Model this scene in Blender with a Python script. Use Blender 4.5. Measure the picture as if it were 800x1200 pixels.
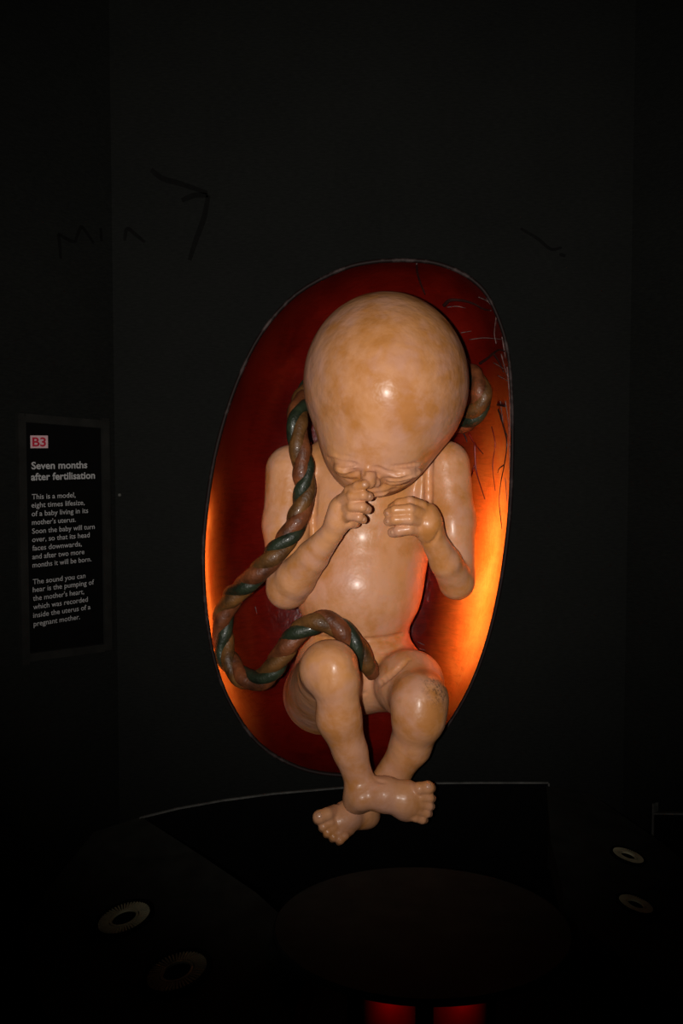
import bpy, bmesh, math, random
import numpy as np
from mathutils import Vector, Matrix
from mathutils.geometry import tessellate_polygon

for o in list(bpy.data.objects):
    bpy.data.objects.remove(o, do_unlink=True)
scene = bpy.context.scene
COL = scene.collection

# ------------------------------------------------------------------ camera
F = 1267.0                      # focal length in pixels of the 800 x 1200 frame
CAM = np.array([0.0, -4.0, 1.60])
PITCH = math.radians(3.5)
cd = bpy.data.cameras.new('camera')
cam = bpy.data.objects.new('camera', cd)
COL.objects.link(cam)
cam.location = CAM
cam.rotation_euler = (math.radians(90) - PITCH, 0, 0)
cd.sensor_fit = 'VERTICAL'
cd.sensor_height = 36.0
cd.sensor_width = 24.0
cd.lens = 36.0 * F / 1200.0
cd.clip_start = 0.05
scene.camera = cam

# ------------------------------------------------------------------ world, flash, exposure
w = bpy.data.worlds.new('world')
scene.world = w
w.use_nodes = True
w.node_tree.nodes['Background'].inputs[0].default_value = (0.010, 0.011, 0.010, 1)
w.node_tree.nodes['Background'].inputs[1].default_value = 0.10
vs = scene.view_settings
vs.view_transform = 'Standard'
vs.look = 'None'
vs.exposure = 0.0
vs.gamma = 1.0
vs.use_curve_mapping = False

fl = bpy.data.lights.new('camera_flash', 'SPOT')      # the flash of the camera, left of its lens
fl.energy = 550
fl.color = (1.0, 0.935, 0.87)
fl.shadow_soft_size = 0.022
fl.spot_size = math.radians(65)
fl.spot_blend = 1.0
flo = bpy.data.objects.new('camera_flash', fl)
COL.objects.link(flo)
flo.location = (-0.13, -4.0, 1.60)
flo.rotation_euler = (Vector((0.03, -0.2, 1.92)) - Vector(flo.location)).to_track_quat('-Z', 'Y').to_euler()

# ------------------------------------------------------------------ pixel helpers (design aid only)
_c, _s = math.cos(PITCH), math.sin(PITCH)
def ray(px, py):
    u = (px - 400.0) / F
    v = (600.0 - py) / F
    return np.array([u, _c + v * _s, -_s + v * _c])
def P(px, py, d):
    """world point seen at a pixel, d metres in front of the back wall (wall is y = 0)"""
    r = ray(px, py)
    return CAM + r * ((4.0 - d) / r[1])
def PZ(px, py, z):
    r = ray(px, py)
    return CAM + r * ((z - CAM[2]) / r[2])
def PP(px, py, o, n):
    r = ray(px, py)
    return CAM + r * (np.dot(np.array(o) - CAM, n) / np.dot(r, n))
def S(n, d):
    return n * (4.0 - d) / F

# ------------------------------------------------------------------ mesh helpers
def link(name, me, mat, parent=None, smooth=False):
    o = bpy.data.objects.new(name, me)
    COL.objects.link(o)
    if mat is not None:
        me.materials.append(mat)
    if smooth:
        me.polygons.foreach_set('use_smooth', [True] * len(me.polygons))
    if parent is not None:
        o.parent = parent
    return o
def pyd(name, v, f, mat, parent=None, smooth=False):
    me = bpy.data.meshes.new(name)
    me.from_pydata([tuple(map(float, p)) for p in v], [], [tuple(map(int, q)) for q in f])
    me.update()
    return link(name, me, mat, parent, smooth)
def tag(o, label=None, cat=None, group=None, kind=None):
    if label: o['label'] = label
    if cat: o['category'] = cat
    if group: o['group'] = group
    if kind: o['kind'] = kind
    return o
def empty(name, loc=(0, 0, 0)):
    o = bpy.data.objects.new(name, None)
    COL.objects.link(o)
    o.location = loc
    bpy.context.view_layer.update()
    return o
def adopt(o, parent):
    """parent o, given in world coordinates, to an unrotated Empty"""
    o.parent = parent
    o.matrix_parent_inverse = Matrix.Translation(parent.location).inverted()
    return o
def spline(pts, n):
    p = np.array(pts, float)
    q = np.vstack([2 * p[0] - p[1], p, 2 * p[-1] - p[-2]])
    out = []
    m = len(p) - 1
    for i in range(n + 1):
        t = i / n * m
        k = min(int(t), m - 1)
        t -= k
        a, b, c, d = q[k], q[k + 1], q[k + 2], q[k + 3]
        out.append(0.5 * (2 * b + (c - a) * t + (2 * a - 5 * b + 4 * c - d) * t * t + (3 * b - a - 3 * c + d) * t ** 3))
    return np.array(out)
def frames(path):
    t = np.gradient(path, axis=0)
    t /= np.linalg.norm(t, axis=1)[:, None]
    n = np.cross(t[0], [0.3, 1, 0.2]); n /= np.linalg.norm(n)
    N = [n]
    for i in range(1, len(path)):
        n = N[-1] - t[i] * np.dot(N[-1], t[i])
        N.append(n / np.linalg.norm(n))
    N = np.array(N)
    return t, N, np.cross(t, N)
def tube_geo(path, rad, seg=10, cap=0.7):
    path = np.array(path, float)
    rad = np.broadcast_to(np.array(rad, float), (len(path),))
    t, N, B = frames(path)
    v, f = [], []
    for i in range(len(path)):
        for j in range(seg):
            a = 2 * math.pi * j / seg
            v.append(path[i] + rad[i] * (math.cos(a) * N[i] + math.sin(a) * B[i]))
    for i in range(len(path) - 1):
        for j in range(seg):
            k = (j + 1) % seg
            f.append((i * seg + j, i * seg + k, (i + 1) * seg + k, (i + 1) * seg + j))
    if cap > 0:
        a = len(v); v.append(path[0] - t[0] * rad[0] * cap)
        b = len(v); v.append(path[-1] + t[-1] * rad[-1] * cap)
        e = (len(path) - 1) * seg
        for j in range(seg):
            k = (j + 1) % seg
            f.append((a, k, j)); f.append((b, e + j, e + k))
    return v, f
def tube(name, path, rad, mat, parent=None, seg=10, cap=0.7):
    v, f = tube_geo(path, rad, seg, cap)
    return pyd(name, v, f, mat, parent, True)
def box_geo(o, ax, ay, az):
    """box from corner-centre o with three full edge vectors"""
    o, ax, ay, az = map(np.array, (o, ax, ay, az))
    v = [o + sx * ax / 2 + sy * ay / 2 + sz * az / 2 for sx in (-1, 1) for sy in (-1, 1) for sz in (-1, 1)]
    f = [(0, 1, 3, 2), (4, 6, 7, 5), (0, 4, 5, 1), (2, 3, 7, 6), (0, 2, 6, 4), (1, 5, 7, 3)]
    return v, f
def box(name, o, ax, ay, az, mat, parent=None):
    v, f = box_geo(o, ax, ay, az)
    return pyd(name, v, f, mat, parent)
def prism(name, poly, down, mat, parent=None):
    """solid plate: polygon in 3-D extruded by vector down"""
    n = len(poly)
    v = [np.array(p, float) for p in poly] + [np.array(p, float) + np.array(down) for p in poly]
    f = [tuple(range(n)), tuple(range(2 * n - 1, n - 1, -1))]
    for i in range(n):
        j = (i + 1) % n
        f.append((i, i + n, j + n, j))
    o = pyd(name, v, f, mat, parent)
    bm = bmesh.new(); bm.from_mesh(o.data)
    bmesh.ops.recalc_face_normals(bm, faces=bm.faces)
    bm.to_mesh(o.data); bm.free()
    return o

# ------------------------------------------------------------------ materials
class NT:
    def __init__(s, name):
        s.m = bpy.data.materials.new(name)
        s.m.use_nodes = True
        s.t = s.m.node_tree
        s.t.nodes.clear()
        s.out = s.n('ShaderNodeOutputMaterial')
        tc = s.n('ShaderNodeTexCoord')
        s.co = tc.outputs['Object']
    def n(s, ty, **kw):
        q = s.t.nodes.new(ty)
        for k, v in kw.items():
            setattr(q, k, v)
        return q
    def l(s, a, b):
        s.t.links.new(a, b)
    def noise(s, scale, detail=3, rough=0.55, dist=0.0, co=None):
        q = s.n('ShaderNodeTexNoise')
        q.inputs['Scale'].default_value = scale
        q.inputs['Detail'].default_value = detail
        q.inputs['Roughness'].default_value = rough
        q.inputs['Distortion'].default_value = dist
        s.l(co or s.co, q.inputs['Vector'])
        return q.outputs['Fac']
    def ramp(s, fac, stops):
        q = s.n('ShaderNodeValToRGB')
        e = q.color_ramp.elements
        while len(e) < len(stops):
            e.new(0.5)
        for i, (p, c) in enumerate(stops):
            e[i].position = p
            e[i].color = (c[0], c[1], c[2], 1) if not isinstance(c, (int, float)) else (c, c, c, 1)
        s.l(fac, q.inputs['Fac'])
        return q.outputs['Color']
    def mix(s, fac, a, b, blend='MIX'):
        q = s.n('ShaderNodeMix', data_type='RGBA', blend_type=blend)
        for v, i in ((fac, 0), (a, 6), (b, 7)):
            if isinstance(v, (int, float)):
                q.inputs[i].default_value = v
            elif isinstance(v, tuple):
                q.inputs[i].default_value = (*v, 1)
            else:
                s.l(v, q.inputs[i])
        return q.outputs[2]
    def math(s, op, a, b=0.0):
        q = s.n('ShaderNodeMath', operation=op)
        for i, v in enumerate((a, b)):
            if isinstance(v, (int, float)):
                q.inputs[i].default_value = v
            else:
                s.l(v, q.inputs[i])
        return q.outputs[0]
    def bump(s, h, strength, dist):
        q = s.n('ShaderNodeBump')
        q.inputs['Strength'].default_value = strength
        q.inputs['Distance'].default_value = dist
        s.l(h, q.inputs['Height'])
        return q.outputs['Normal']
    def bsdf(s, color, rough=0.5, spec=0.5, metallic=0.0, coat=0.0, coat_rough=0.1, normal=None):
        q = s.n('ShaderNodeBsdfPrincipled')
        for v, i in ((color, 'Base Color'), (rough, 'Roughness')):
            if isinstance(v, (int, float)):
                q.inputs[i].default_value = v
            elif isinstance(v, tuple):
                q.inputs[i].default_value = (*v, 1)
            else:
                s.l(v, q.inputs[i])
        q.inputs['Specular IOR Level'].default_value = spec
        q.inputs['Metallic'].default_value = metallic
        q.inputs['Coat Weight'].default_value = coat
        q.inputs['Coat Roughness'].default_value = coat_rough
        if normal is not None:
            s.l(normal, q.inputs['Normal'])
        return q
    def done(s, sh):
        s.l(sh if not hasattr(sh, 'outputs') else sh.outputs[0], s.out.inputs['Surface'])
        return s.m

def simple(name, col, rough=0.5, spec=0.5, nscale=20.0, amount=0.25, metallic=0.0, coat=0.0, bump=0.0):
    t = NT(name)
    f = t.noise(nscale, 3)
    c = t.ramp(f, [(0.3, tuple(x * (1 - amount) for x in col)), (0.7, tuple(min(1, x * (1 + amount)) for x in col))])
    nm = t.bump(t.noise(nscale * 6, 2), bump, 0.004) if bump else None
    return t.done(t.bsdf(c, rough, spec, metallic, coat, normal=nm))

def mat_wall():
    t = NT('black_wall_paint')
    f = t.noise(3.0, 4, 0.6)
    c = t.ramp(f, [(0.3, (0.0022, 0.0025, 0.0022)), (0.7, (0.0034, 0.0037, 0.0032))])
    mp = t.n('ShaderNodeMapping'); t.l(t.co, mp.inputs[0]); mp.inputs['Scale'].default_value = (40, 40, 190)
    g = t.noise(1.0, 3, 0.6, co=mp.outputs[0])
    c2 = t.mix(0.35, c, t.ramp(g, [(0.35, (0.0015, 0.0017, 0.0014)), (0.7, (0.0056, 0.0060, 0.0052))]))
    return t.done(t.bsdf(c2, 0.8, 0.06, normal=t.bump(g, 0.25, 0.003)))
def mat_skin():
    t = NT('painted_flesh_resin')
    a = t.noise(3.2, 4, 0.55, 0.25)
    b = t.noise(6.5, 5, 0.62, 0.25)
    c = t.ramp(a, [(0.32, (0.58, 0.250, 0.078)), (0.48, (0.60, 0.285, 0.138)), (0.62, (0.59, 0.295, 0.185))])
    c = t.mix(t.ramp(b, [(0.43, 0.0), (0.62, 0.85)]), c, (0.46, 0.175, 0.036))
    c = t.mix(t.ramp(t.noise(11, 3, 0.5, 0.3), [(0.50, 0.0), (0.70, 0.55)]), c, (0.56, 0.290, 0.205))
    # dark scuffs on one knee: a worn patch with its own shape
    kc = P(517, 806, 0.30)
    sub = t.n('ShaderNodeVectorMath', operation='DISTANCE')
    t.l(t.co, sub.inputs[0]); sub.inputs[1].default_value = kc
    near = t.ramp(sub.outputs['Value'], [(0.02, 1.0), (0.09, 0.0)])
    speck = t.ramp(t.noise(95, 3, 0.75), [(0.47, 0.0), (0.64, 1.0)])
    c = t.mix(t.math('MULTIPLY', near, t.math('MULTIPLY', speck, 0.85)), c, (0.035, 0.025, 0.02))
    r = t.ramp(t.noise(16, 3), [(0.3, 0.34), (0.75, 0.46)])
    return t.done(t.bsdf(c, r, 0.30, coat=0.12, coat_rough=0.2, normal=t.bump(t.noise(14, 3, 0.5), 0.38, 0.016)))
def mat_shell():
    t = NT('translucent_red_resin')
    a = t.noise(3.5, 4, 0.6, 0.8)
    refl = t.ramp(a, [(0.3, (0.046, 0.0008, 0.0004)), (0.7, (0.102, 0.0030, 0.0010))])
    fib = t.n('ShaderNodeMapping'); t.l(t.co, fib.inputs[0])
    fib.inputs['Rotation'].default_value = (0, 0.55, 0); fib.inputs['Scale'].default_value = (14, 14, 75)
    fn = t.noise(1.0, 4, 0.65, 0.6, co=fib.outputs[0])
    tr = t.ramp(a, [(0.30, (0.85, 0.13, 0.018)), (0.70, (1.0, 0.29, 0.070))])
    tr = t.mix(t.ramp(fn, [(0.35, 0.45), (0.6, 0.0)]), tr, (0.50, 0.085, 0.008))
    nm = t.bump(t.noise(22, 4, 0.6, 0.7), 0.35, 0.012)
    p = t.bsdf(refl, 0.30, 0.4, coat=0.15, coat_rough=0.15, normal=nm)
    q = t.n('ShaderNodeBsdfTranslucent')
    t.l(tr, q.inputs['Color'])
    m = t.n('ShaderNodeAddShader')
    t.l(p.outputs[0], m.inputs[0]); t.l(q.outputs[0], m.inputs[1])
    return t.done(m)
M = {}
M['wall'] = mat_wall()
M['floor'] = simple('black_floor', (0.002, 0.002, 0.002), 0.8, 0.05, 8)
M['skin'] = mat_skin()
M['shell'] = mat_shell()
def mat_rim():
    t = NT('worn_dark_lip')
    c = t.ramp(t.noise(7, 5, 0.7), [(0.52, (0.008, 0.004, 0.0035)), (0.66, (0.045, 0.032, 0.030))])
    return t.done(t.bsdf(c, 0.6, 0.12))
M['rim'] = mat_rim()
M['cord_brown'] = simple('cord_brown', (0.125, 0.036, 0.011), 0.5, 0.4, 16, 0.65, coat=0.1, bump=0.7)
M['cord_tan'] = simple('cord_tan', (0.100, 0.042, 0.010), 0.5, 0.4, 16, 0.6, coat=0.1, bump=0.7)
M['cord_green'] = simple('cord_green', (0.015, 0.022, 0.011), 0.45, 0.4, 16, 0.6, coat=0.1, bump=0.7)
M['vein'] = simple('dark_vein', (0.020, 0.006, 0.005), 0.4, 0.4, 30, 0.3)
M['vein_red'] = simple('red_vein', (0.16, 0.008, 0.004), 0.4, 0.4, 30, 0.3)
M['scuff'] = simple('pale_scuff', (0.11, 0.075, 0.07), 0.6, 0.2, 60, 0.7)
M['nail'] = simple('nail_pink', (0.56, 0.29, 0.17), 0.3, 0.4, 30, 0.1, coat=0.2)
M['plinth'] = simple('black_laminate', (0.0120, 0.0125, 0.0105), 0.8, 0.05, 12, 0.3)
M['black'] = simple('matt_black', (0.0010, 0.0010, 0.0010), 0.85, 0.03, 12, 0.2)
M['edge'] = simple('worn_grey_edge', (0.042, 0.042, 0.038), 0.6, 0.2, 25, 0.4)
M['frame'] = simple('dark_frame', (0.0055, 0.0055, 0.0048), 0.7, 0.08, 12, 0.3)
M['ink'] = simple('black_marker_ink', (0.0015, 0.0015, 0.0013), 0.8, 0.04, 40, 0.3)
M['letter'] = simple('white_print', (0.20, 0.20, 0.20), 0.8, 0.05, 40, 0.1)
M['pink'] = simple('pale_label_print', (0.30, 0.20, 0.21), 0.7, 0.1, 40, 0.05)
M['redprint'] = simple('red_print', (0.22, 0.008, 0.02), 0.7, 0.1, 40, 0.05)
M['red'] = simple('red_enamel', (0.42, 0.0015, 0.0015), 0.6, 0.3, 10, 0.2, metallic=0.0)
M['fin'] = simple('grey_fins', (0.26, 0.24, 0.15), 0.6, 0.2, 20, 0.2)

# ------------------------------------------------------------------ shell outline and the walls
OUT = [(470, 305), (502, 307), (530, 315), (553, 328), (571, 347), (586, 380), (595, 415), (599, 460), (600, 520), (597, 600), (587, 680),
       (571, 750), (550, 806), (522, 853), (490, 885), (446, 904), (400, 908), (350, 899), (303, 871), (270, 824), (251, 772),
       (241, 712), (238, 650), (243, 588), (255, 520), (277, 450), (306, 391), (347, 345), (400, 316), (437, 307)]
o3 = [P(x, y, 0.0) for x, y in OUT]
ring = spline(o3 + [o3[0]], 120)[:-1]
CEN = P(420, 612, 0.0)

WX0, WX1, WZ = -0.837, 1.06, 4.2
outer = [Vector((WX0, 0, 0)), Vector((WX1, 0, 0)), Vector((WX1, 0, WZ)), Vector((WX0, 0, WZ))]
hole = [Vector(p) for p in ring]
tris = tessellate_polygon([[Vector((v.x, v.z, 0)) for v in outer], [Vector((v.x, v.z, 0)) for v in hole]])
wall = pyd('wall_back', [tuple(v) for v in outer + hole], tris, M['wall'])
tag(wall, kind='structure')
LD = np.array([-0.6, -0.8, 0.0]); LN = np.array([0.8, -0.6, 0.0])
L0 = np.array([WX0, 0, 0.0])
def quad(name, a, b, h, mat):
    o = pyd(name, [a, b, b + np.array([0, 0, h]), a + np.array([0, 0, h])], [(0, 1, 2, 3)], mat)
    return tag(o, kind='structure')
quad('wall_left', L0 + LD * 2.2, L0, WZ, M['wall'])
R0 = np.array([WX1, 0, 0.0]); RD = np.array([0.6, -0.8, 0.0]); RN = np.array([-0.8, -0.6, 0.0])
quad('wall_right', R0, R0 + RD * 2.2, WZ, M['wall'])
fo = pyd('floor', [(-4, -6, 0), (4, -6, 0), (4, 1, 0), (-4, 1, 0)], [(0, 1, 2, 3)], M['floor'])
tag(fo, kind='structure')

# ------------------------------------------------------------------ the hollow red shell
SH_D = 0.50
shell = empty('uterus_shell', tuple(P(420, 905, -0.25)))
tag(shell, 'hollow red egg-shaped shell, lit orange from behind, set in the black wall', 'shell')
nr = 34
sv, sf = [], []
EXP = 0.62
for i in range(nr):
    t = (i / nr) * math.pi / 2
    sc = max(math.cos(t), 0.0) ** EXP
    dp = SH_D * math.sin(t) ** 0.80
    for p in ring:
        q = CEN + (p - CEN) * sc
        sv.append((q[0], dp, q[2]))
nn = len(ring)
for i in range(nr - 1):
    for j in range(nn):
        k = (j + 1) % nn
        sf.append((i * nn + j, (i + 1) * nn + j, (i + 1) * nn + k, i * nn + k))
sv.append((CEN[0], SH_D, CEN[2]))
for j in range(nn):
    sf.append(((nr - 1) * nn + j, nr * nn, (nr - 1) * nn + (j + 1) % nn))
bowl = adopt(pyd('shell_bowl', sv, sf, M['shell'], None, True), shell)
# lip around the opening
lip = [p + np.array([0, -0.004, 0]) for p in ring]
lv, lf = [], []
for i, p in enumerate(lip):
    dr = (p - CEN); dr /= np.linalg.norm(dr)
    for a in range(8):
        an = 2 * math.pi * a / 8
        lv.append(p + dr * math.cos(an) * 0.008 + np.array([0, -1, 0]) * math.sin(an) * 0.009)
for i in range(nn):
    for a in range(8):
        lf.append((i * 8 + a, i * 8 + (a + 1) % 8, ((i + 1) % nn) * 8 + (a + 1) % 8, ((i + 1) % nn) * 8 + a))
adopt(pyd('shell_lip', lv, lf, M['rim'], None, True), shell)
# points on the inner side of the shell, found from their bearing and their depth
def shell_pt(px, py, off=0.004):
    """inner shell surface seen at a pixel: march along the ray through the bowl"""
    best = None
    for d in np.linspace(0, -SH_D, 240):
        q = P(px, py, d)
        s = min(1.0, (-d / SH_D)) ** (1 / 0.80)
        sc = math.sqrt(max(0.0, 1 - s * s)) ** EXP
        a = math.atan2(q[2] - CEN[2], q[0] - CEN[0])
        rr = np.interp(a, RA, RR)
        if np.hypot(q[0] - CEN[0], q[2] - CEN[2]) >= rr * sc:
            break
    q = P(px, py, d + off)
    return q
_a = np.arctan2(ring[:, 2] - CEN[2], ring[:, 0] - CEN[0])
_r = np.hypot(ring[:, 0] - CEN[0], ring[:, 2] - CEN[2])
_o = np.argsort(_a)
RA = np.concatenate([[_a[_o][-1] - 2 * math.pi], _a[_o], [_a[_o][0] + 2 * math.pi]])
RR = np.concatenate([[_r[_o][-1]], _r[_o], [_r[_o][0]]])
def vein(px, r0, r1, mat, name='vein', off=0.004):
    pts = [shell_pt(x, y, off) for x, y in px]
    n = max(10, 5 * len(pts))
    tube(name, spline(pts, n), np.linspace(r0, r1, n + 1), mat, bowl, 6)

# ------------------------------------------------------------------ signed distance sculpting
def rot(rx=0, ry=0, rz=0):
    return np.array((Matrix.Rotation(rz, 3, 'Z') @ Matrix.Rotation(ry, 3, 'Y') @ Matrix.Rotation(rx, 3, 'X')))
def cap(a, b, ra, rb, k=0.01, op=1):
    a, b = np.array(a), np.array(b)
    return dict(t='c', a=a, b=b, ra=ra, rb=rb, k=k, op=op, c=(a + b) / 2, r=np.linalg.norm(b - a) / 2 + max(ra, rb))
def ell(c, r, R=None, k=0.03, op=1):
    return dict(t='e', c=np.array(c), rad=np.array(r, float), R=np.eye(3) if R is None else R, k=k, op=op, r=max(r))
def pe(px, py, d, rx, rz, ry, R=None, k=0.03, op=1):
    """ellipsoid with radii in pixels across and up, metres in depth"""
    return ell(P(px, py, d), (S(rx, d), ry, S(rz, d)), R, k, op)
def chain(pts, k=0.01, k0=None):
    """pts: (px, py, depth, radius in pixels)"""
    out = []
    for i, (a, b) in enumerate(zip(pts[:-1], pts[1:])):
        out.append(cap(P(*a[:3]), P(*b[:3]), S(a[3], a[2]), S(b[3], b[2]), k if (i or k0 is None) else k0))
    return out
def pdist(p, X):
    if p['t'] == 'c':
        pa = X - p['a']; ba = p['b'] - p['a']
        h = np.clip(pa @ ba / max(ba @ ba, 1e-12), 0, 1)
        return np.linalg.norm(pa - h[:, None] * ba, axis=1) - (p['ra'] + (p['rb'] - p['ra']) * h)
    q = (X - p['c']) @ p['R']
    k0 = np.linalg.norm(q / p['rad'], axis=1)
    k1 = np.linalg.norm(q / p['rad'] ** 2, axis=1)
    return k0 * (k0 - 1) / np.maximum(k1, 1e-9)
def smin(a, b, k):
    h = np.maximum(k - np.abs(a - b), 0) / k
    return np.minimum(a, b) - h * h * k * 0.25
def feval(groups, X, bc=None, br=0.0):
    tot = None
    for prims, kg in groups:
        d = None
        for p in prims:
            if bc is not None and np.linalg.norm(p['c'] - bc) - p['r'] > br + 0.10:
                continue
            q = pdist(p, X)
            if p['op'] > 0:
                d = q if d is None else smin(d, q, p['k'])
            elif d is not None:
                d = -smin(-d, q, p['k'])
        if d is None:
            continue
        tot = d if tot is None else smin(tot, d, kg)
    return np.full(len(X), 0.2) if tot is None else tot
def hit(groups, px, py, d0=0.75):
    d = d0
    for _ in range(90):
        p = P(px, py, d)
        v = feval(groups, p[None])[0]
        if v < 0.0006:
            break
        d -= v * 0.8
        if d < -0.7:
            break
    return d
def wrinkle(prims, px, r, h, k, op):
    """a fold (op 1) or a crease (op -1) running over the surface already modelled"""
    base = [(list(prims), 0.01)]
    pts = []
    for x, y in px:
        d = hit(base, x, y)
        if d < -0.25:
            continue                      # beyond the outline of the part
        p = P(x, y, d)
        g = np.array([feval(base, (p + q)[None])[0] - feval(base, (p - q)[None])[0] for q in np.eye(3) * 0.004])
        pts.append(p - g / np.linalg.norm(g) * (r - h) * op)
    m = spline(pts, 3 * (len(pts) - 1))
    n = len(m) - 1
    for i in range(n):
        f0 = math.sin(math.pi * (0.2 + 0.6 * i / n)); f1 = math.sin(math.pi * (0.2 + 0.6 * (i + 1) / n))
        prims.append(cap(m[i], m[i + 1], r * f0, r * f1, k, op))

# ---- trunk with upper arms and thighs
body = [
    pe(428, 612, -0.17, 80, 112, 0.205, k=0.05),                       # rib cage
    pe(420, 688, -0.13, 75, 74, 0.205, k=0.06),                        # belly
    pe(418, 778, -0.15, 72, 60, 0.195, k=0.07),                        # pelvis
    pe(434, 545, -0.17, 82, 40, 0.145, k=0.07),                         # shoulder girdle
    pe(440, 520, -0.05, 55, 55, 0.16, k=0.06),                         # neck
]
body += chain([(342, 552, -0.10, 31), (336, 615, -0.05, 27.5), (337, 688, 0.03, 24)], 0.03, 0.022)
body += chain([(522, 545, -0.09, 28.5), (530, 610, -0.05, 26), (534, 672, 0.01, 22)], 0.03, 0.018)
body += [pe(493, 580, -0.045, 7, 36, 0.032, R=rot(ry=0.12), k=0.03)]    # fold in front of the armpit
body += chain([(378, 814, -0.14, 47), (385, 786, 0.34, 32.5)], 0.04, 0.035)
body += chain([(386, 783, 0.35, 31), (393, 798, 0.37, 26)], 0.045)
body += chain([(467, 796, -0.12, 40), (480, 802, 0.08, 39), (491, 819, 0.22, 32.5)], 0.03, 0.03)
body += chain([(491, 820, 0.23, 32), (490, 842, 0.26, 30)], 0.03)
wrinkle(body, [(372, 747), (400, 750), (430, 751), (455, 748), (470, 744), (480, 740)], 0.011, 0.009, 0.010, -1)
wrinkle(body, [(427, 813), (445, 801), (462, 788), (478, 773)], 0.011, 0.009, 0.010, -1)
wrinkle(body, [(506, 532), (502, 555), (502, 580), (503, 610)], 0.013, 0.010, 0.012, -1)
wrinkle(body, [(368, 560), (367, 590), (364, 625)], 0.012, 0.008, 0.012, -1)
wrinkle(body, [(440, 765), (455, 762), (470, 756)], 0.009, 0.005, 0.010, -1)

# ---- forearms and hands
armL = chain([(336, 690, 0.03, 24.5), (346, 678, 0.08, 23.5), (366, 652, 0.16, 19), (388, 625, 0.24, 13.5)], 0.012)
handL = chain([(388, 625, 0.24, 13.5), (395, 612, 0.262, 14.5), (398, 597, 0.275, 13)], 0.012)
handL += [pe(398, 597, 0.270, 11.5, 21, 0.042, R=rot(ry=0.35), k=0.02)]
def finger(pts, k=0.004, k0=0.006):
    return chain(pts, k, k0)
handL += finger([(399, 592, 0.26, 8), (410, 575, 0.325, 7.2), (419, 570, 0.36, 6.2), (427, 568, 0.375, 5.6)])      # thumb at the mouth
handL += finger([(402, 586, 0.30, 7.6), (413, 581, 0.35, 7), (425, 580, 0.365, 6.4), (432, 582, 0.345, 5.8)])
handL += finger([(402, 597, 0.29, 7.6), (413, 593, 0.345, 7), (424, 594, 0.36, 6.4), (430, 597, 0.34, 5.8)])
handL += finger([(401, 607, 0.28, 7.2), (411, 604, 0.33, 6.4), (420, 606, 0.345, 5.8), (425, 609, 0.33, 5.4)])
handL += finger([(400, 614, 0.25, 7.4), (409, 613, 0.28, 6.6), (414, 613, 0.265, 6.2), (417, 613, 0.24, 5.4)])
armR = chain([(534, 676, 0.01, 22), (535, 682, 0.04, 20.5), (522, 658, 0.12, 18.5), (508, 633, 0.17, 15)], 0.012)
handR = chain([(508, 632, 0.17, 15.0), (502, 615, 0.20, 17)], 0.012)
handR += [pe(499, 611, 0.195, 16, 22, 0.05, R=rot(ry=0.25), k=0.02)]
handR += finger([(494, 594, 0.215, 8), (480, 588, 0.235, 6.6), (467, 590, 0.22, 6.0), (459, 595, 0.19, 5.4)])
handR += finger([(494, 602, 0.225, 8), (480, 597, 0.265, 6.8), (463, 598, 0.26, 6.2), (455, 601, 0.235, 5.8)])
handR += finger([(492, 611, 0.225, 8), (480, 608, 0.265, 7.0), (463, 609, 0.26, 6.4), (455, 611, 0.235, 5.8)])
handR += finger([(490, 621, 0.215, 8), (479, 620, 0.245, 7.0), (467, 622, 0.245, 6.8), (460, 624, 0.225, 6.2)])
handR += finger([(500, 604, 0.16, 8), (488, 604, 0.14, 7.4), (476, 603, 0.145, 6.8), (469, 603, 0.15, 6.0)])       # thumb tucked behind
wrinkle(handR, [(498, 638), (505, 637), (511, 630), (514, 622)], 0.007, 0.004, 0.006, -1)

# ---- lower legs and feet
shinL = chain([(389, 782, 0.36, 29), (394, 800, 0.38, 25.5), (397, 842, 0.36, 26.5), (410, 880, 0.34, 20), (420, 912, 0.33, 17.5)], 0.02)
shinL += [pe(392, 784, 0.40, 22, 24, 0.055, k=0.03)]
footL = chain([(420, 912, 0.33, 17.5), (422, 930, 0.335, 19)], 0.015)
footL += [pe(418, 937, 0.30, 17, 16, 0.07, k=0.03)]
footL += chain([(424, 928, 0.335, 20), (450, 931, 0.35, 21), (474, 937, 0.355, 20), (483, 939, 0.355, 17)], 0.015)
footL += [pe(477, 939, 0.350, 18, 24, 0.052, R=rot(ry=0.10), k=0.025)]
footL += [ell(P(423, 938, 0.376), (S(8, .38),) * 3, k=0.035)]
for a, b, r in (((482, 925), (501, 923), 7.6), ((484, 934), (503, 935), 5.7), ((484, 942), (502, 944.5), 5.5), ((482, 949), (499.5, 953), 5.2), ((478, 956), (494.5, 960.5), 5.0)):
    footL += chain([(a[0], a[1], 0.360, r * 1.05), ((a[0] + b[0]) / 2, (a[1] + b[1]) / 2, 0.382, r), (b[0], b[1], 0.375, r * 1.05), (b[0] + 3, b[1] + 0.5, 0.36, r * 0.9)], 0.004, 0.008)
wrinkle(footL, [(436, 908), (442, 915), (452, 917)], 0.006, 0.003, 0.006, -1)
shinR = chain([(491, 822, 0.24, 32), (490, 842, 0.26, 30), (481, 874, 0.22, 24), (462, 905, 0.19, 19), (432, 938, 0.19, 17)], 0.02)
shinR += [pe(492, 828, 0.265, 30, 38, 0.085, k=0.03)]
footR = chain([(432, 938, 0.19, 17), (418, 952, 0.20, 18)], 0.015)
footR += [pe(428, 955, 0.16, 18, 16, 0.07, k=0.03)]
footR += chain([(420, 952, 0.20, 18.5), (406, 957, 0.24, 18), (397, 962, 0.265, 15)], 0.015)
footR += [pe(402, 963, 0.255, 13, 23, 0.045, R=rot(ry=0.75), k=0.025)]
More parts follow.
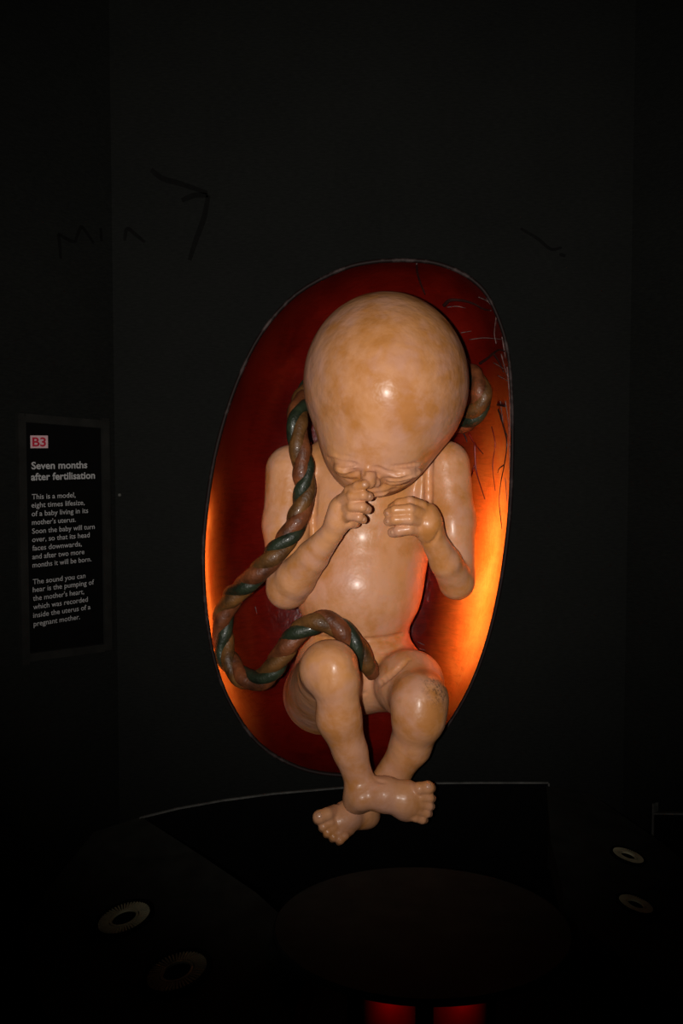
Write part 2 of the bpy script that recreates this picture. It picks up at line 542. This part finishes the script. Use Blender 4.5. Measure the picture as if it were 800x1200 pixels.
for a, b, r in (((392, 951), (374.5, 957.5), 8.0), ((395, 960), (379, 968.5), 5.7), ((400, 966), (384, 975.5), 5.4), ((405, 970), (391, 981), 5.1), ((410, 974), (398.5, 984.5), 4.9)):
    footR += chain([(a[0], a[1], 0.265, r * 1.05), ((a[0] + b[0]) / 2, (a[1] + b[1]) / 2, 0.305, r), (b[0], b[1], 0.315, r * 1.05), (b[0] - 1.5, b[1] + 2, 0.305, r * 0.9)], 0.004, 0.008)

# ---- head
head = [
    pe(452, 447, 0.05, 96, 102, 0.395, R=rot(rx=0.35), k=0.05),                        # skull
    pe(438, 528, 0.15, 58, 55, 0.200, R=rot(ry=0.10), k=0.09),         # face
    pe(383, 500, -0.10, 8, 20, 0.05, R=rot(rz=0.5), k=0.01),           # ears, tucked behind the cheeks
    pe(517, 504, -0.10, 8, 20, 0.05, R=rot(rz=-0.5), k=0.01),
]
head += [pe(405, 551, 0.28, 14, 7, 0.045, R=rot(ry=0.15), k=0.02), pe(472, 558, 0.27, 21, 8, 0.05, R=rot(ry=-0.3), k=0.02)]
_f = [(list(head), 0.01)]
dn = hit(_f, 432, 556)
head += chain([(431, 549, dn - 0.02, 6), (432, 557, dn + 0.015, 7), (432, 565, dn + 0.025, 8)], 0.02)
head += [ell(P(424.5, 566, dn), (S(5.5, .3),) * 3, k=0.014), ell(P(440.5, 566, dn), (S(5.5, .3),) * 3, k=0.014)]
head += [pe(440, 577, 0.25, 14, 5, 0.025, k=0.02)]                     # lips
CR = dict(r=0.0080, h=0.006, k=0.008, op=-1)
FO = dict(r=0.012, h=0.004, k=0.014, op=1)
wrinkle(head, [(386, 535), (394, 537), (402, 539), (418, 541)], **FO)
wrinkle(head, [(393, 545), (400, 547), (410, 548), (421, 546)], **FO)
wrinkle(head, [(446, 549), (460, 552), (478, 551), (496, 545)], **FO)
wrinkle(head, [(455, 557), (470, 558), (486, 554), (496, 549)], **FO)
wrinkle(head, [(384, 537), (391, 539), (401, 542), (415, 543.5)], **CR)
wrinkle(head, [(396, 545), (404, 546), (416, 544)], **CR)
wrinkle(head, [(396, 551), (402, 552), (412, 552.5), (421, 550)], **CR)
wrinkle(head, [(397, 556.5), (405, 557.5), (413, 556), (420, 553)], **CR)
wrinkle(head, [(420, 546), (430, 550), (442, 549), (452, 553), (466, 555), (484, 552), (500, 545)], **CR)
wrinkle(head, [(453, 561), (468, 562.5), (482, 558), (492, 553)], **CR)
wrinkle(head, [(448, 560), (451, 567), (446, 573)], **CR)
wrinkle(head, [(450, 568), (462, 571), (478, 567)], **CR)
wrinkle(head, [(428, 579), (440, 580), (451, 577)], **CR)
CF = dict(r=0.0060, h=0.004, k=0.006, op=-1)
for w_ in ([(392, 533), (400, 535), (412, 536)], [(458, 547), (474, 546), (488, 543)], [(424, 552), (427, 557)], [(441, 553), (444, 559)], [(455, 566), (470, 566), (484, 561)],
           [(404, 561), (412, 563), (418, 561)], [(456, 574), (466, 573)], [(445, 579), (455, 577), (464, 574)]):
    wrinkle(head, w_, **CF)
GROUPS = [(body, 0.02), (armL, 0.014), (armR, 0.014), (shinL, 0.014), (shinR, 0.014), (footL, 0.008), (footR, 0.008), (handL, 0.006), (handR, 0.006), (head, 0.010)]

def surface(groups, h, B=22):
    allp = [p for g, _ in groups for p in g if p['op'] > 0]
    lo = np.min([p['c'] - p['r'] for p in allp], axis=0) - 3 * h
    hi = np.max([p['c'] + p['r'] for p in allp], axis=0) + 3 * h
    nb = np.ceil((hi - lo) / (h * B)).astype(int)
    N = nb * B + 1
    V = np.full(N, 0.2, np.float32)
    ii = np.arange(B + 1)
    gx, gy, gz = np.meshgrid(ii, ii, ii, indexing='ij')
    loc = np.stack([gx.ravel(), gy.ravel(), gz.ravel()], 1) * h
    br = h * B * math.sqrt(3) / 2
    bi = np.stack(np.meshgrid(*[np.arange(n) for n in nb], indexing='ij'), -1).reshape(-1, 3)
    cv = feval(groups, lo + (bi + 0.5) * B * h).reshape(nb)
    near = [(np.array([p['c'] for p in g]), np.array([p['r'] for p in g])) for g, _ in groups]
    for a in range(nb[0]):
        for b in range(nb[1]):
            for c in range(nb[2]):
                o = lo + np.array([a, b, c]) * B * h
                ce = o + h * B / 2
                v = cv[a, b, c]
                s = (slice(a * B, a * B + B + 1), slice(b * B, b * B + B + 1), slice(c * B, c * B + B + 1))
                if abs(v) > br * 1.25 + 0.02:
                    V[s] = v
                    continue
                sub = []
                for (g, kg), (pc, pr) in zip(groups, near):
                    m = np.linalg.norm(pc - ce, axis=1) - pr < br + 0.10
                    sub.append(([p for p, t in zip(g, m) if t], kg))
                V[s] = feval(sub, loc + o).reshape(B + 1, B + 1, B + 1)
    ins = V < 0
    cnt = np.zeros(tuple(n - 1 for n in V.shape), np.int8)
    for dx in (0, 1):
        for dy in (0, 1):
            for dz in (0, 1):
                cnt += ins[dx:dx + cnt.shape[0], dy:dy + cnt.shape[1], dz:dz + cnt.shape[2]]
    act = np.argwhere((cnt > 0) & (cnt < 8))
    idx = np.full(cnt.shape, -1, np.int32)
    idx[act[:, 0], act[:, 1], act[:, 2]] = np.arange(len(act))
    acc = np.zeros((len(act), 3)); num = np.zeros(len(act))
    cor = [(x, y, z) for x in (0, 1) for y in (0, 1) for z in (0, 1)]
    for i in range(8):
        for j in range(i + 1, 8):
            df = np.abs(np.array(cor[i]) - np.array(cor[j]))
            if df.sum() != 1:
                continue
            A = V[act[:, 0] + cor[i][0], act[:, 1] + cor[i][1], act[:, 2] + cor[i][2]].astype(float)
            Bv = V[act[:, 0] + cor[j][0], act[:, 1] + cor[j][1], act[:, 2] + cor[j][2]].astype(float)
            m = (A < 0) != (Bv < 0)
            t = np.where(m, A / np.where(m, A - Bv, 1), 0)
            p = np.array(cor[i]) + t[:, None] * (np.array(cor[j]) - np.array(cor[i]))
            acc += p * m[:, None]; num += m
    verts = lo + (act + acc / num[:, None]) * h
    quads = []
    for ax in range(3):
        sl0 = [slice(None)] * 3; sl1 = [slice(None)] * 3
        sl0[ax] = slice(0, -1); sl1[ax] = slice(1, None)
        e = ins[tuple(sl0)] != ins[tuple(sl1)]
        E = np.argwhere(e)
        u, v = (ax + 1) % 3, (ax + 2) % 3
        E = E[(E[:, u] > 0) & (E[:, v] > 0) & (E[:, u] < cnt.shape[u]) & (E[:, v] < cnt.shape[v])]
        def cell(du, dv):
            q = E.copy(); q[:, u] -= du; q[:, v] -= dv
            return idx[q[:, 0], q[:, 1], q[:, 2]]
        Q = np.stack([cell(1, 1), cell(0, 1), cell(0, 0), cell(1, 0)], 1)
        fl_ = ~ins[E[:, 0], E[:, 1], E[:, 2]]
        Q[fl_] = Q[fl_][:, ::-1]
        quads.append(Q[(Q >= 0).all(1)])
    return verts, np.vstack(quads)
VOX = 0.0046
bv, bq = surface(GROUPS, VOX)
me = bpy.data.meshes.new('body')
me.vertices.add(len(bv)); me.vertices.foreach_set('co', bv.astype(np.float32).ravel())
me.loops.add(len(bq) * 4); me.loops.foreach_set('vertex_index', bq.astype(np.int32).ravel())
me.polygons.add(len(bq))
me.polygons.foreach_set('loop_start', np.arange(len(bq), dtype=np.int32) * 4)
me.update(calc_edges=True)
me.validate()
baby = empty('baby_model', tuple(P(420, 835, -0.1)))
tag(baby, 'oversized glossy model of an unborn baby with bowed head and crossed feet', 'model')
body_obj = adopt(link('body', me, M['skin'], None, True), baby)

adopt(tube('mounting_peg', [(P(425, 640, -0.3)), P(425, 640, -0.4), P(425, 640, -SH_D + 0.012)], 0.05, M['frame'], None, 20), baby)
# ---- nails
def normal_at(p):
    e = 0.003
    g = np.array([feval(GROUPS, (p + dv)[None], p, 0.02)[0] - feval(GROUPS, (p - dv)[None], p, 0.02)[0] for dv in np.eye(3) * e])
    return g / np.linalg.norm(g)
def nail(name, px, py, along, w_, l_):
    d = hit(GROUPS, px, py)
    p = P(px, py, d); n = normal_at(p)
    a = P(px + along[0], py + along[1], d) - P(px, py, d)
    a = a - n * (a @ n); a /= np.linalg.norm(a)
    b = np.cross(n, a)
    v, f = [p + n * 0.0014], []
    K = 14
    for rr, hh in ((0.55, 0.0011), (0.9, 0.0004), (1.0, -0.0025)):
        for i in range(K):
            t = 2 * math.pi * i / K
            cx, cy = math.cos(t), math.sin(t)
            cx = math.copysign(abs(cx) ** 0.7, cx); cy = math.copysign(abs(cy) ** 0.7, cy)
            q = p + a * l_ * rr * cx + b * w_ * rr * cy + n * (hh - 0.5 * (w_ * rr * cy) ** 2 / 0.018 - 0.5 * (l_ * rr * cx) ** 2 / 0.03)
            v.append(q)
    for i in range(K):
        j = (i + 1) % K
        f.append((0, 1 + i, 1 + j))
        f += [(1 + i, 1 + K + i, 1 + K + j, 1 + j), (1 + K + i, 1 + 2 * K + i, 1 + 2 * K + j, 1 + K + j)]
    pyd(name, v, f, M['nail'], body_obj, True)
for x, y, al in ((427, 568, (1, 0)), (434, 582, (1, .2)), (431.5, 597, (1, .3)), (427, 609, (1, .3)), (453, 602, (-1, .2)), (453, 611, (-1, .1)), (458.5, 624, (-1, .2))):
    nail('fingernail', x, y, al, 0.0078, 0.0085)
nail('toenail', 373.5, 955.5, (-1, .5), 0.0125, 0.011)
nail('toenail', 502, 921, (1, 0), 0.011, 0.011)

# ------------------------------------------------------------------ twisted umbilical cord
cp = [(525, 500, -0.36), (545, 494, -0.27), (560, 480, -0.20), (565, 461, -0.18), (555, 441, -0.22), (530, 428, -0.33), (485, 425, -0.40), (430, 430, -0.40),
      (385, 440, -0.32), (358, 461, -0.15), (349, 485, 0.00), (349, 510, 0.045), (354, 540, 0.06), (358, 570, 0.07), (352, 602, 0.085), (338, 630, 0.10),
      (318, 655, 0.10), (295, 678, 0.06), (272, 700, 0.00), (261, 722, -0.03), (261, 750, -0.04), (268, 775, -0.02), (285, 794, 0.02), (306, 795, 0.06),
      (322, 778, 0.09), (336, 757, 0.12), (352, 738, 0.14), (374, 728, 0.16), (395, 735, 0.17), (412, 752, 0.17), (426, 774, 0.15), (437, 792, 0.12)]
path = spline([P(*c) for c in cp], 420)
seg = np.concatenate([[0], np.cumsum(np.linalg.norm(np.diff(path, axis=0), axis=1))])
path = np.stack([np.interp(np.linspace(0, seg[-1], 420), seg, path[:, i]) for i in range(3)], 1)
cl = np.linspace(0, seg[-1], 420)
tt, NN, BB = frames(path)
cord = empty('umbilical_cord', tuple(path[-1]))
tag(cord, 'thick twisted brown and green umbilical cord looping from behind the head to the belly', 'cord')
PITCHC = 0.25
for i, (nm, mt, off, rr, ph) in enumerate((('cord_strand', M['cord_brown'], 0.0115, 0.0325, 0.0), ('cord_strand', M['cord_tan'], 0.0120, 0.0310, 2.2), ('cord_vein', M['cord_green'], 0.0180, 0.0265, 4.3))):
    ang = 2 * math.pi * cl / PITCHC + ph + 0.35 * np.sin(cl * 7.0)
    offv = off * np.clip(np.minimum(cl, cl[-1] - cl) / 0.09, 0.15, 1)[:, None]
    q = path + offv * (np.cos(ang)[:, None] * NN + np.sin(ang)[:, None] * BB)
    rad = 0.93 * rr * (1 + 0.10 * np.sin(cl * 31 + i * 2) + 0.07 * np.sin(cl * 73 + i))
    rad[:10] *= np.linspace(0.6, 1, 10); rad[-14:] *= np.linspace(1, 0.8, 14)
    adopt(tube(nm, q, rad, mt, None, 14), cord)

# ------------------------------------------------------------------ veins and wear in the shell
dk, rd_ = M['vein'], M['vein_red']
vein([(520, 358), (527, 352), (540, 352), (555, 356), (566, 362), (575, 364)], 0.008, 0.003, dk)
vein([(488, 309), (489, 320), (493, 333), (498, 345)], 0.005, 0.003, dk)
vein([(562, 426), (571, 420), (578, 414), (585, 410), (592, 412)], 0.006, 0.003, dk)
vein([(578, 414), (585, 425), (590, 436)], 0.005, 0.002, dk)
vein([(583, 474), (592, 476)], 0.006, 0.004, dk)
vein([(584, 480), (590, 500), (594, 520), (591, 545), (587, 565), (585, 590), (588, 620)], 0.0045, 0.002, dk)
vein([(590, 545), (585, 549), (583, 554)], 0.003, 0.0015, dk)
vein([(541, 505), (545, 512), (547, 518)], 0.004, 0.002, dk)
vein([(556, 520), (557, 545), (560, 560), (568, 585)], 0.005, 0.002, rd_)
vein([(556, 545), (550, 565), (547, 590)], 0.004, 0.0015, rd_)
vein([(549, 508), (556, 520), (566, 532)], 0.004, 0.002, rd_)
vein([(576, 500), (580, 520), (577, 545), (580, 575)], 0.003, 0.0015, rd_)
for s_ in ([(550, 398), (566, 396), (581, 397), (592, 398)], [(581, 372), (579, 390), (581, 403)], [(587, 415), (591, 430), (594, 440)], [(578, 425), (590, 432)],
           [(524, 360), (535, 359), (545, 361)], [(560, 348), (572, 354), (580, 366)], [(586, 470), (590, 500), (595, 512)], [(583, 440), (594, 446)], [(592, 470), (596, 500), (597, 540)],
           [(299, 711), (301, 719)], [(489, 752), (497, 756)], [(490, 760), (498, 762)], [(540, 390), (552, 388)], [(594, 430), (597, 470), (598, 510)], [(597, 520), (597, 560), (595, 600)], [(592, 560), (594, 590)], [(570, 350), (580, 364), (586, 380)], [(588, 395), (592, 420)]):
    vein(s_, 0.0019, 0.0010, M['scuff'], 'scratch', 0.003)

# lamps behind the translucent shell: fluorescent tubes in the wall cavity
def lamp(name, a, b, power, color, label):
    r = empty(name, tuple((np.array(a) + np.array(b)) / 2))
    tag(r, label, 'lamp')
    t = NT('glowing_tube')
    e = t.n('ShaderNodeEmission'); e.inputs[0].default_value = (*color, 1); e.inputs[1].default_value = 3.0
    adopt(tube('tube', [a, (np.array(a) + b) / 2, b], 0.016, t.done(e), None, 12), r)
    a, b = np.array(a), np.array(b)
    dd = (b - a) / np.linalg.norm(b - a)
    for e_ in (a, b):
        adopt(tube('end_cap', [e_ - dd * 0.03, e_, e_ + dd * 0.03], 0.022, M['frame'], None, 12), r)
    for e_ in (a, b):
        adopt(box('bracket', (e_ + np.array([e_[0], 0.9, e_[2]])) / 2, np.array([0.02, 0, 0]), np.array([0, 0.9 - e_[1], 0]), np.array([0, 0, 0.02]), M['frame']), r)
    n = 5
    for i in range(n):
        L = bpy.data.lights.new('tube_light', 'POINT')
        L.energy = power / n; L.color = color; L.shadow_soft_size = 0.05
        lo_ = bpy.data.objects.new('tube_light', L); COL.objects.link(lo_)
        lo_.location = a + (b - a) * (i + 0.5) / n
        adopt(lo_, r)
WARM = (1.0, 0.62, 0.28)
wr = pyd('wall_rear', [(-1.4, 0.9, 0), (1.4, 0.9, 0), (1.4, 0.9, WZ), (-1.4, 0.9, WZ)], [(0, 1, 2, 3)], M['black'])
tag(wr, kind='structure')
lamp('fluorescent_tube', P(634, 590, -0.22), P(592, 780, -0.24), 14, WARM, 'warm lamp tube glowing behind the bright orange side of the shell')
lamp('fluorescent_tube', P(218, 585, -0.075), P(232, 840, -0.075), 1.7, WARM, 'warm lamp tube glowing behind the dim red side of the shell')

# ------------------------------------------------------------------ information panel on the left wall
def LP(px, py, off=0.0):
    return PP(px, py, L0 + LN * off, LN)
sign = empty('information_panel', tuple(LP(75, 765)))
tag(sign, 'tall black information panel with white text on the dark wall', 'sign')
def wallrect(x0, x1, zt, zb, off, th, mat, name, parent):
    a = LP(x0, 600, off); b = LP(x1, 600, off)
    c = (a + b) / 2; c[2] = (zt + zb) / 2
    return adopt(box(name, c, b - a, LN * th, np.array([0, 0, zt - zb]), mat), parent)
zt, zb = LP(75, 489)[2], LP(75, 768)[2]
wallrect(22, 128, zt, zb, 0.010, 0.02, M['frame'], 'back_board', sign)
wallrect(22, 31, zt, zb, 0.026, 0.012, M['frame'], 'frame_bar', sign)
wallrect(120, 128, zt, zb, 0.026, 0.012, M['frame'], 'frame_bar', sign)
wallrect(31.05, 119.95, zt, zt - 0.028, 0.026, 0.012, M['frame'], 'frame_bar', sign)
wallrect(31.05, 119.95, zb + 0.028, zb, 0.026, 0.012, M['frame'], 'frame_bar', sign)
text_board = wallrect(31.2, 119.8, zt - 0.029, zb + 0.029, 0.0215, 0.002, M['black'], 'text_board', sign)
LR = np.array([0.6, 0.8, 0.0])                 # reading direction along the wall
basis = Matrix(((LR[0], 0, LN[0], 0), (LR[1], 0, LN[1], 0), (0, 1, 0, 0), (0, 0, 0, 1)))
def lettering(txt, xl, xr, by, cap_px, mat, bold=0.0, off=0.0232):
    zx = lambda v: v / 3.873
    a = LP(zx(xl), 470 + by / 3.873, off); b = LP(zx(xr), 470 + by / 3.873, off)
    width = np.linalg.norm((b - a)[:2])
    cu = bpy.data.curves.new('lettering', 'FONT')
    cu.body = txt; cu.size = 1.0; cu.offset = bold; cu.resolution_u = 3
    cu.fill_mode = 'FRONT'
    to = bpy.data.objects.new('tmp_text', cu); COL.objects.link(to)
    dg = bpy.context.evaluated_depsgraph_get()
    m_ = bpy.data.meshes.new_from_object(to.evaluated_get(dg))
    bpy.data.objects.remove(to, do_unlink=True)
    m_.name = 'lettering'
    co = np.empty(len(m_.vertices) * 3); m_.vertices.foreach_get('co', co); co = co.reshape(-1, 3)
    x0, x1 = co[:, 0].min(), co[:, 0].max()
    Zd = (a - CAM) @ np.array([0, _c, -_s])
    sy = cap_px * Zd / F / 0.70
    co[:, 0] = (co[:, 0] - x0) / (x1 - x0) * width
    co[:, 1] *= sy
    co[:, 2] = 0
    wc = a + co[:, :1] * LR + co[:, 1:2] * np.array([0, 0, 1.0])
    m_.vertices.foreach_set('co', wc.astype(np.float32).ravel()); m_.update()
    link('lettering', m_, mat, text_board)
a = LP(138 / 3.873, 470 + 185 / 3.873, 0.0228); b = LP(217 / 3.873, 470 + 185 / 3.873, 0.0228)
hb = 57 / 3.873 * 3.7 / F
box('number_plate', (a + b) / 2, b - a, LN * 0.0012, np.array([0, 0, hb]), M['pink'], text_board)
lettering('B3', 147, 209, 205, 40 / 3.873, M['redprint'], 0.025, 0.0238)
for txt, xl, xr, by in (('Seven months', 143, 396, 309), ('after fertilisation', 141, 431, 360)):
    lettering(txt, xl, xr, by, 8.4, M['letter'], 0.022)
for txt, xl, xr, by in (('This is a model,', 145, 343, 446), ('eight times lifesize,', 143, 384, 484), ('of a baby living in its', 144, 400, 523),
                        ("mother's uterus.", 145, 344, 562), ('Soon the baby will turn', 146, 430, 602), ('over, so that its head', 146, 407, 640),
                        ('faces downwards,', 147, 371, 679), ('and after two more', 147, 383, 718), ('months it will be born.', 148, 415, 756),
                        ('The sound you can', 149, 388, 832), ('hear is the pumping of', 149, 427, 868), ("the mother's heart,", 150, 382, 907),
                        ('which was recorded', 151, 399, 946), ('inside the uterus of a', 151, 411, 984), ('pregnant mother.', 153, 363, 1023)):
    lettering(txt, xl, xr, by, 6.1, M['letter'], 0.004)

# second panel, edge only in view, on the right wall
def RP(px, py, off=0.0):
    return PP(px, py, R0 + RN * off, RN)
sg2 = empty('blank_panel', tuple(RP(800, 1100)))
tag(sg2, 'black panel with a thin grey edge, on the right wall beside the plinth', 'panel')
a = RP(771, 940); b = RP(850, 940); z1 = a[2]; z0 = 0.12
cc = (a + b) / 2; cc[2] = (z0 + z1) / 2
adopt(box('board', cc + RN * 0.015, b - a, RN * 0.022, np.array([0, 0, z1 - z0]), M['black']), sg2)
for nm, o_, e_ in (('edge_strip', np.array([a[0], a[1], (z0 + z1) / 2]), np.array([0, 0, z1 - z0])), ('edge_strip', np.array([*cc[:2], z1]), b - a)):
    side = RD * 0.006 if abs(e_[2]) > 0.1 else np.array([0, 0, 0.006])
    adopt(box(nm, o_ + RN * 0.017, e_, RN * 0.028, side, M['edge']), sg2)

# ------------------------------------------------------------------ felt-pen scribbles on the wall
def scribble(strokes, label, width=0.010, name='pen_scribble'):
    e = empty(name, tuple(P(*strokes[0][0], 0.0)))
    for s_ in strokes:
        p = spline([P(x, y, 0.0) if x > 137 else LP(x, y, 0.0012) for x, y in s_], 6 * (len(s_) - 1))
        t = np.gradient(p, axis=0); t /= np.linalg.norm(t, axis=1)[:, None]
        sd = np.cross(t, [0, 1, 0] if s_[0][0] > 137 else -LN)
        v, f = [], []
        n = len(p)
        for i in range(n):
            wv = width * (0.6 + 0.4 * math.sin(math.pi * (0.15 + 0.8 * i / n)))
            v += [p[i] + sd[i] * wv - np.array([0, 0.0012, 0]), p[i] - sd[i] * wv - np.array([0, 0.0012, 0])]
        for i in range(n - 1):
            f.append((2 * i, 2 * i + 1, 2 * i + 3, 2 * i + 2))
        adopt(pyd('pen_stroke', v, f, M['ink']), e)
    tag(e, label, 'graffiti')
scribble([[(177, 199), (190, 209), (210, 215), (243, 226)], [(213, 235), (228, 229), (244, 229)], [(244, 229), (239, 255), (230, 280), (222, 305)]],
         'arrow-like black pen scribble on the dark wall between the shell and the text panel')
scribble([[(71, 303), (70, 285), (68, 274)], [(68, 274), (80, 281), (88, 284)], [(88, 284), (93, 270), (97, 267), (110, 285)], [(118, 267), (119, 283)], [(146, 282), (149, 268), (160, 276), (170, 284)]],
         'faint black pen letters on the dark wall beside the arrow scribble', 0.007)
scribble([[(610, 268), (630, 280), (645, 292), (658, 290)], [(655, 298), (662, 300)]], 'faint wavy black pen smudge on the wall above the shell', 0.006)
stud = tube('wall_stud', [P(140, 580, 0.0), P(140, 580, 0.004), P(140, 580, 0.006)], [0.007, 0.006, 0.003], M['edge'], None, 10)
tag(stud, 'tiny grey stud on the black wall beside the text panel', 'stud')

# ------------------------------------------------------------------ black plinth below the shell
ZT = float(P(480, 915, 0.0)[2])
pl = empty('exhibit_plinth', (0.0, -0.7, 0.0))
tag(pl, 'low black plinth with sloping sides in front of the shell wall', 'plinth')
eps = 0.006
A = PZ(165, 957, ZT); I = PZ(300, 1045, ZT); H = PZ(400, 1100, ZT); G = PZ(520, 1125, ZT)
AI = (I - A) / np.linalg.norm(I - A); nl = np.array([AI[1], -AI[0], 0]); nl = nl if nl[0] < 0 else -nl
SL = 0.265
pln = np.array([nl[0] * SL, nl[1] * SL, 1.0])
def LF(px, py): return PP(px, py, A, pln)
left = [A] + [LF(x, y) for x, y in ((110, 975), (25, 1080), (35, 1140), (70, 1230), (330, 1230), (368, 1122), (335, 1078), (300, 1046), (235, 1002))]
adopt(prism('side_slope', left, (0, 0, -0.10), M['plinth']), pl)
K = PZ(640, 921, ZT)
nr_ = np.array([0.93, -0.36, 0.0]); plr = np.array([nr_[0] * 0.26, nr_[1] * 0.26, 1.0])
def RF(px, py): return PP(px, py, K, plr)
right = [K] + [RF(x, y) for x, y in ((690, 929), (775, 987), (830, 1035), (830, 1190), (760, 1150), (690, 1090), (660, 1045), (645, 985))]
adopt(prism('side_slope', right, (0, 0, -0.10), M['plinth']), pl)
# back ledge edge, black board that paints the recess darkness behind the feet
edge = [PZ(165, 956, ZT), PZ(210, 945, ZT), PZ(260, 936, ZT), PZ(320, 928, ZT), PZ(400, 921, ZT), PZ(480, 916, ZT), PZ(560, 914.5, ZT), PZ(640, 913.5, ZT)]
for e_ in edge:
    e_[1] = min(e_[1], -0.002)
for i in range(len(edge) - 1):
    a, b = edge[i] + np.array([0, -0.02, 0]), edge[i + 1] + np.array([0, -0.02, 0])
    adopt(box('ledge_strip', (a + b) / 2, b - a, np.array([0, 0.010, 0]), np.array([0, 0, 0.006]), M['edge']), pl)
    dn_ = np.array([0, 0, ZT - 0.004])
    adopt(pyd('recess_dark_board', [a, b, b - dn_, a - dn_], [(0, 1, 2, 3)], M['black']), pl)
kd = edge[-1] + np.array([0, -0.026, 0])
adopt(box('ledge_strip', kd - np.array([0, 0, 0.05]), np.array([0.006, 0, 0]), np.array([0, 0.01, 0]), np.array([0, 0, 0.10]), M['edge']), pl)

# round drum table in front of it
dc = PZ(494, 1083, ZT + 0.022)
drum = empty('round_drum_table', (dc[0], dc[1], 0.0))
tag(drum, 'round black platform on red posts in front of the hanging feet', 'table')
def disc(name, c, r, th, mat, parent, n=64, ry=None):
    v, f = [], []
    ry = ry or r
    prof = [(0.0, 0.0), (r - 0.006, 0.0), (r, -0.006), (r, -th), (0.0, -th)]
    for (q, z) in prof:
        for i in range(n):
            t = 2 * math.pi * i / n
            v.append((c[0] + q * math.cos(t), c[1] + q * math.sin(t), c[2] + z))
    for k in range(len(prof) - 1):
        for i in range(n):
            j = (i + 1) % n
            f.append((k * n + i, k * n + j, (k + 1) * n + j, (k + 1) * n + i))
    return adopt(pyd(name, v, f, mat), parent)
DR = 0.385
disc('table_top', dc, DR, 0.016, M['plinth'], drum)
disc('pedestal', dc - np.array([0, 0, 0.017]), DR * 0.5, ZT + 0.003, M['black'], drum)
for px in (455, 540):
    q = PZ(px, 1185, ZT - 0.10)
    q[1] += 0.02
    adopt(tube('red_post', [(q[0], q[1], 0.004), (q[0], q[1], (ZT + 0.004) / 2), (q[0], q[1], ZT + 0.004)], 0.066, M['red'], None, 28, 0.01), drum)

for px in (455, 540):  # small red lamps added under the rim to brighten the posts
    q = PZ(px, 1185, ZT - 0.10); q[1] -= 0.092; q[2] = dc[2] - 0.022
    t = NT('added_red_lamp_glow'); e = t.n('ShaderNodeEmission'); e.inputs[0].default_value = (1, 0.01, 0.01, 1); e.inputs[1].default_value = 0.5
    adopt(tube('added_red_lamp', [q + np.array([0, 0, 0.006]), q, q - np.array([0, 0, 0.004])], [0.008, 0.008, 0.005], t.done(e), None, 12), drum)
    L = bpy.data.lights.new('added_red_lamp_light', 'POINT'); L.energy = 0.03; L.color = (1.0, 0.01, 0.01); L.shadow_soft_size = 0.012
    lo_ = bpy.data.objects.new('added_red_lamp_light', L); COL.objects.link(lo_); lo_.location = q - np.array([0, 0, 0.02]); adopt(lo_, drum)

# round finned vents set in the sloping sides
def vent(px, py, fn, nrm, r, label):
    c = fn(px, py); n = np.array(nrm) / np.linalg.norm(nrm)
    u = np.cross(n, [0, 1, 0]); u /= np.linalg.norm(u); v_ = np.cross(n, u)
    e = empty('round_vent', tuple(c))
    tag(e, label, 'vent', 'round vents in the plinth')
    def ringm(name, r0, r1, h, mat, K=40):
        vs_, fs_ = [], []
        for i in range(K):
            t = 2 * math.pi * i / K
            d = math.cos(t) * u + math.sin(t) * v_
            vs_ += [c + d * r0 + n * 0.001, c + d * r0 + n * h, c + d * r1 + n * h, c + d * r1 + n * 0.001]
        for i in range(K):
            j = (i + 1) % K
            for k in range(3):
                fs_.append((i * 4 + k, i * 4 + k + 1, j * 4 + k + 1, j * 4 + k))
        adopt(pyd(name, vs_, fs_, mat), e)
    ringm('outer_ring', r * 0.86, r, 0.010, M['black'])
    ringm('back_plate', 0.0005, r * 0.87, 0.003, M['black'])
    ringm('inner_ring', r * 0.40, r * 0.47, 0.009, M['fin'])
    vs_, fs_ = [], []
    for i in range(48):
        t = 2 * math.pi * i / 48
        d = math.cos(t) * u + math.sin(t) * v_; s_ = np.cross(n, d)
        b_, q = box_geo(c + d * r * 0.67 + n * 0.006, d * r * 0.34, s_ * 0.0042, n * 0.006)
        fs_ += [tuple(x + len(vs_) for x in k) for k in q]; vs_ += b_
    f_ = adopt(pyd('fins', vs_, fs_, M['fin']), e); f_['kind'] = 'stuff'
vent(146, 1078, LF, pln, 0.088, 'round finned vent in the left plinth slope, nearer the wall')
vent(208, 1141, LF, pln, 0.092, 'round finned vent in the left plinth slope, nearer the drum table')
vent(735, 1005, RF, plr, 0.060, 'round finned vent in the right plinth slope, nearer the wall')
vent(744, 1062, RF, plr, 0.060, 'round finned vent in the right plinth slope, nearer the drum table')
